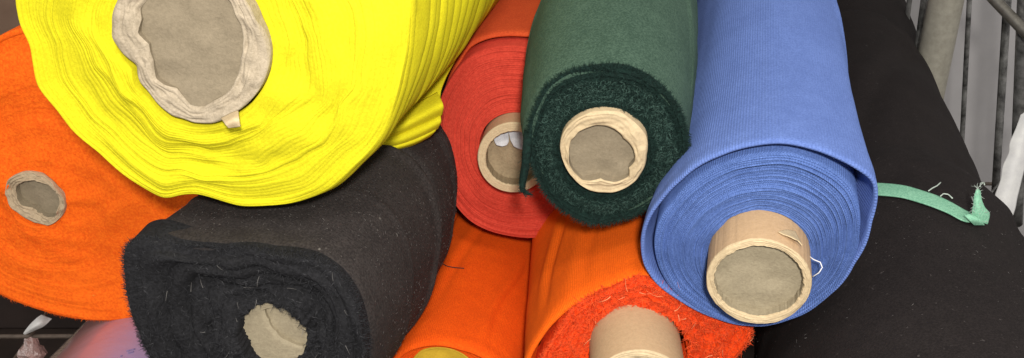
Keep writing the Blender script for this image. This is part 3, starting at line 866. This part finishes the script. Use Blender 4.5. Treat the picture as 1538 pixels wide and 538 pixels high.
M['ink'] = plain('blue_ink', (.20, .15, .30, 1), (.16, .12, .25, 1), rough=.6)
pkb = bvh(PK.body_o)
for (x0, y0, x1, y1) in ((190, 528, 203, 525), (192, 531, 201, 529), (181, 536, 184, 535)):
    a1, a2 = hit(pkb, x0, y0, .0005), hit(pkb, x1, y1, .0005)
    if a1 and a2: tube('ink_mark', np.linspace(a1[0], a2[0], 5), .00035, M['ink'], PK.emp, 6)
# the wrap's folded overhanging edge
ed = []
for t in np.linspace(0, 1, 8):
    x, y = 62 + 72 * t, 553 - 72 * t
    z = .70 + .12 * t
    ed.append([P(x + 22, y + 8, z - .004), P(x + 10, y + 2, z - .008), P(x, y - 2, z)])
solid_sheet('wrap_edge', np.array(ed), M['film'], PK.emp, .0012, sub=4)

# ------------------------------------------------------------------ crumpled clear plastic and white scrap on the cage floor
pc_ = thing('plastic_scrap', 'crumpled clear plastic knot at the bottom left edge', 'plastic', P(48, 538, .76))
rg = np.random.RandomState(8)
u_, v_ = np.meshgrid(np.linspace(0, 2 * np.pi, 13, endpoint=False), np.linspace(0, np.pi, 8))
rr = .0085 * (1 + .35 * vnoise(u_ / (2 * np.pi) * 5 + 5, v_ * 2.0, 3, 5) + .25 * np.abs(vnoise(u_ / (2 * np.pi) * 11 + 11, v_ * 4, 4, 11)))
cc = P(47, 527, .76)
Gp = cc + (rr * np.sin(v_) * np.cos(u_))[..., None] * RT + (rr * np.cos(v_) * .95)[..., None] * UP + (rr * np.sin(v_) * np.sin(u_))[..., None] * FW
M['pinkfilm'] = plain('pinkish_clear_plastic', (.55, .36, .33, 1), (.36, .24, .22, 1), rough=.18, scale=80, trans=.35, bump=.7, bdist=.003, spec=.7)
grid('crumple', Gp, M['pinkfilm'], pc_, smooth=False)
pc2 = np.array([P(47, 533, .762), P(50, 545, .768), P(56, 565, .78), P(60, 590, .79)])
tube('twisted_tail', pc2, [.007, .006, .007, .009], M['pinkfilm'], pc_, 10)

lf = sheet('paper_scrap', [[(35, 501), (36, 502), (37, 503)], [(44, 489), (48, 493), (53, 496)], [(54, 479), (60, 485), (66, 490)], [(62, 473), (70, 476), (78, 479)]],
           [[.90] * 3, [.895, .89, .895], [.895, .888, .893], [.90] * 3], M['paper'], None, .0006, loc=P(55, 488, .9))
tag(lf, 'small pale scrap behind the wire cross below the orange felt roll', 'scrap')

# ------------------------------------------------------------------ the cage
M['steel'] = plain('dull_steel', (.22, .21, .18, 1), (.15, .14, .12, 1), rough=.38, scale=160, metal=.55, spec=.5, bump=.2)
M['wire'] = plain('wire_steel', (.34, .34, .33, 1), (.06, .06, .058, 1), rough=.3, scale=60, metal=.5, spec=.5)
M['fwire'] = plain('brown_grey_wire', (.16, .125, .10, 1), (.09, .07, .055, 1), rough=.5, scale=90, metal=.2)
M['post'] = plain('beige_grey_post', (.44, .42, .35, 1), (.34, .32, .265, 1), rough=.45, scale=120, metal=.25, bump=.25)
cg = thing('wire_cage', 'steel wire cage with a thick upright post holding all the rolls', 'cage', P(1450, 300, 1.0) * np.array([1, 1, 0]) + np.array([0, 0, .40]))


def vert(px, py, d, lo=.36, hi=1.5):
    """upright member through the point seen at px,py"""
    p = P(px, py, d)
    return np.array([[p[0], p[1], z] for z in np.linspace(lo, hi, 14)])


def lean(x0, y0, d0, x1, y1, d1, e0=.15, e1=1.2):
    a, b = P(x0, y0, d0), P(x1, y1, d1)
    return np.array([a + (b - a) * t for t in np.linspace(-e0, 1 + e1, 14)])


tube('post', lean(1421, 0, .98, 1399, 110, 1.02, 1.2, 2.5), .0168, M['post'], cg, 24)
tube('wire', lean(1388, 0, 1.02, 1376, 90, 1.06, 1.2, 2.5), .0036, M['wire'], cg, 10)
tube('wire', lean(1456, 0, 1.06, 1446, 190, 1.12, 1.2, 1.5), .0028, M['wire'], cg, 10)
tube('wire', lean(1513, 0, 1.0, 1496, 270, 1.08, 1.2, 1.2), .0042, M['wire'], cg, 10)
tube('wire', lean(1366, 0, 1.10, 1361, 40, 1.12, 2, 6), .0030, M['wire'], cg, 10)
tube('side_post', lean(1540, 0, .90, 1532, 180, .97, 1.2, 1.0), .0070, M['wire'], cg, 16)
tube('brace', lean(1492, -2, .92, 1534, 42, .90, 1.5, .6), .0052, M['steel'], cg, 14)
tube('wire', lean(1476, 306, .95, 1500, 276, .97, .3, 1.5), .0010, M['wire'], cg, 8)
# floor grid of the cage
fa = P(-40, 506, .90); fb = P(120, 512, .90)
zf = float((fa[2] + fb[2]) / 2)
def floor_wire(name, p, q, r):
    p, q = np.array(p), np.array(q); tube(name, np.array([p + (q - p) * t for t in np.linspace(0, 1, 10)]), r, M['fwire'], cg, 8)
yc = float(fa[1])
for k in range(-4, 3):
    floor_wire('floor_wire', [-.75, yc + k * .16 + .0, zf], [.62, yc + k * .16 + .02, zf - .004], .0022)
pc0 = P(50, 470, .93); pc1 = P(62, 506, .90)
dxx = pc1[0]
for k in range(0, 7):
    x = dxx + k * .16 - .16
    floor_wire('floor_wire', [x - .03, yc + .45, zf + .004], [x + .02, yc - .6, zf + .004], .0016)

# ------------------------------------------------------------------ white card strip, panels and ground
LE = [(1540, 152), (1527, 190), (1517, 214), (1515, 230), (1506, 250), (1503, 270), (1495, 292), (1493, 306), (1485, 326), (1479, 345), (1473, 362)]
RE = [(1566, 168), (1556, 198), (1547, 222), (1543, 238), (1537, 258), (1532, 278), (1527, 298), (1524, 314), (1517, 334), (1511, 352), (1505, 370)]
wc = np.array([[P(a, b, .96), P((a + c) / 2, (b + d) / 2, .955), P(c, d, .96)] for (a, b), (c, d) in zip(LE, RE)])
o = solid_sheet('card_strip', wc, M['paper'], None, .0016, loc=P(1510, 290, .96))
tag(o, 'torn white card strip standing by the cage at the right edge', 'card')

M['pan'] = plain('grey_panel_paint', (.48, .47, .475, 1), (.42, .41, .415, 1), rough=.45, scale=9, bump=.06, bdist=.002)
M['brn'] = plain('brown_board', (.24, .155, .105, 1), (.19, .12, .08, 1), rough=.7, scale=14)


def box(name, x0, x1, y0, y1, z0, z1, mat, bev=.004):
    V = np.array([[x, y, z] for x in (x0, x1) for y in (y0, y1) for z in (z0, z1)], float)
    f = np.array([[0, 1, 3, 2], [4, 6, 7, 5], [0, 4, 5, 1], [2, 3, 7, 6], [0, 2, 6, 4], [1, 5, 7, 3]])
    o = raw_mesh(name, V, f, mat, None, False, None, loc=((x0 + x1) / 2, (y0 + y1) / 2, z0))
    m = o.modifiers.new('bev', 'BEVEL'); m.width = bev; m.segments = 2
    return o


o = box('grey_panel', .44, 1.5, 1.42, 1.46, 0, 1.6, M['pan']); tag(o, 'smooth grey panel behind the wires of the cage on the right', 'panel')
o = box('brown_panel', -1.6, -.30, 1.45, 1.49, .45, 1.6, M['brn']); tag(o, 'brown board behind the orange felt roll in the top left corner', 'panel')
M['wal'] = plain('dark_wall_paint', (.036, .023, .019, 1), (.022, .014, .012, 1), rough=.7, scale=10)
M['flr'] = plain('dark_floor', (.040, .026, .020, 1), (.022, .014, .011, 1), rough=.7, scale=12)
o = box('wall', -3, 3, 1.5, 1.6, 0, 2.4, M['wal']); tag(o, 'dark wall in the deep shade behind the cage', 'wall')
o = box('floor', -4, 4, -2, 6, -.05, 0, M['flr'], .001); o['kind'] = 'structure'

# ------------------------------------------------------------------ camera, light, world
cam = bpy.data.cameras.new('camera'); co = bpy.data.objects.new('camera', cam); COL.objects.link(co)
co.location = CAM; co.rotation_euler = (math.radians(90) - PITCH, 0, 0)
cam.sensor_fit = 'HORIZONTAL'; cam.sensor_width = 36; cam.lens = 36 * F / W0
cam.clip_start = .01; cam.clip_end = 50
S.camera = co


def lamp(name, kind, loc, target, power, size, col):
    l = bpy.data.lights.new(name, kind); l.energy = power; l.color = col
    if kind == 'AREA': l.shape = 'DISK'; l.size = size
    o = bpy.data.objects.new(name, l); COL.objects.link(o)
    o.location = loc
    o.rotation_euler = (Vector(target) - Vector(loc)).to_track_quat('-Z', 'Y').to_euler()
    return o


tgt = P(769, 269, .6)
lamp('flash', 'AREA', CAM + RT * .02 + UP * .05 - FW * .14, tgt, 6.0, .04, (1, .96, .90))
lamp('room_lamp', 'AREA', np.array([.12, -.35, 2.0]), tgt, 7, .3, (1, .94, .86))

w = bpy.data.worlds.new('World'); S.world = w; w.use_nodes = True
bg = w.node_tree.nodes['Background']; bg.inputs[0].default_value = (1, .96, .92, 1); bg.inputs[1].default_value = .72
S.view_settings.view_transform = 'Standard'; S.view_settings.look = 'None'
S.view_settings.exposure = 0; S.view_settings.gamma = 1
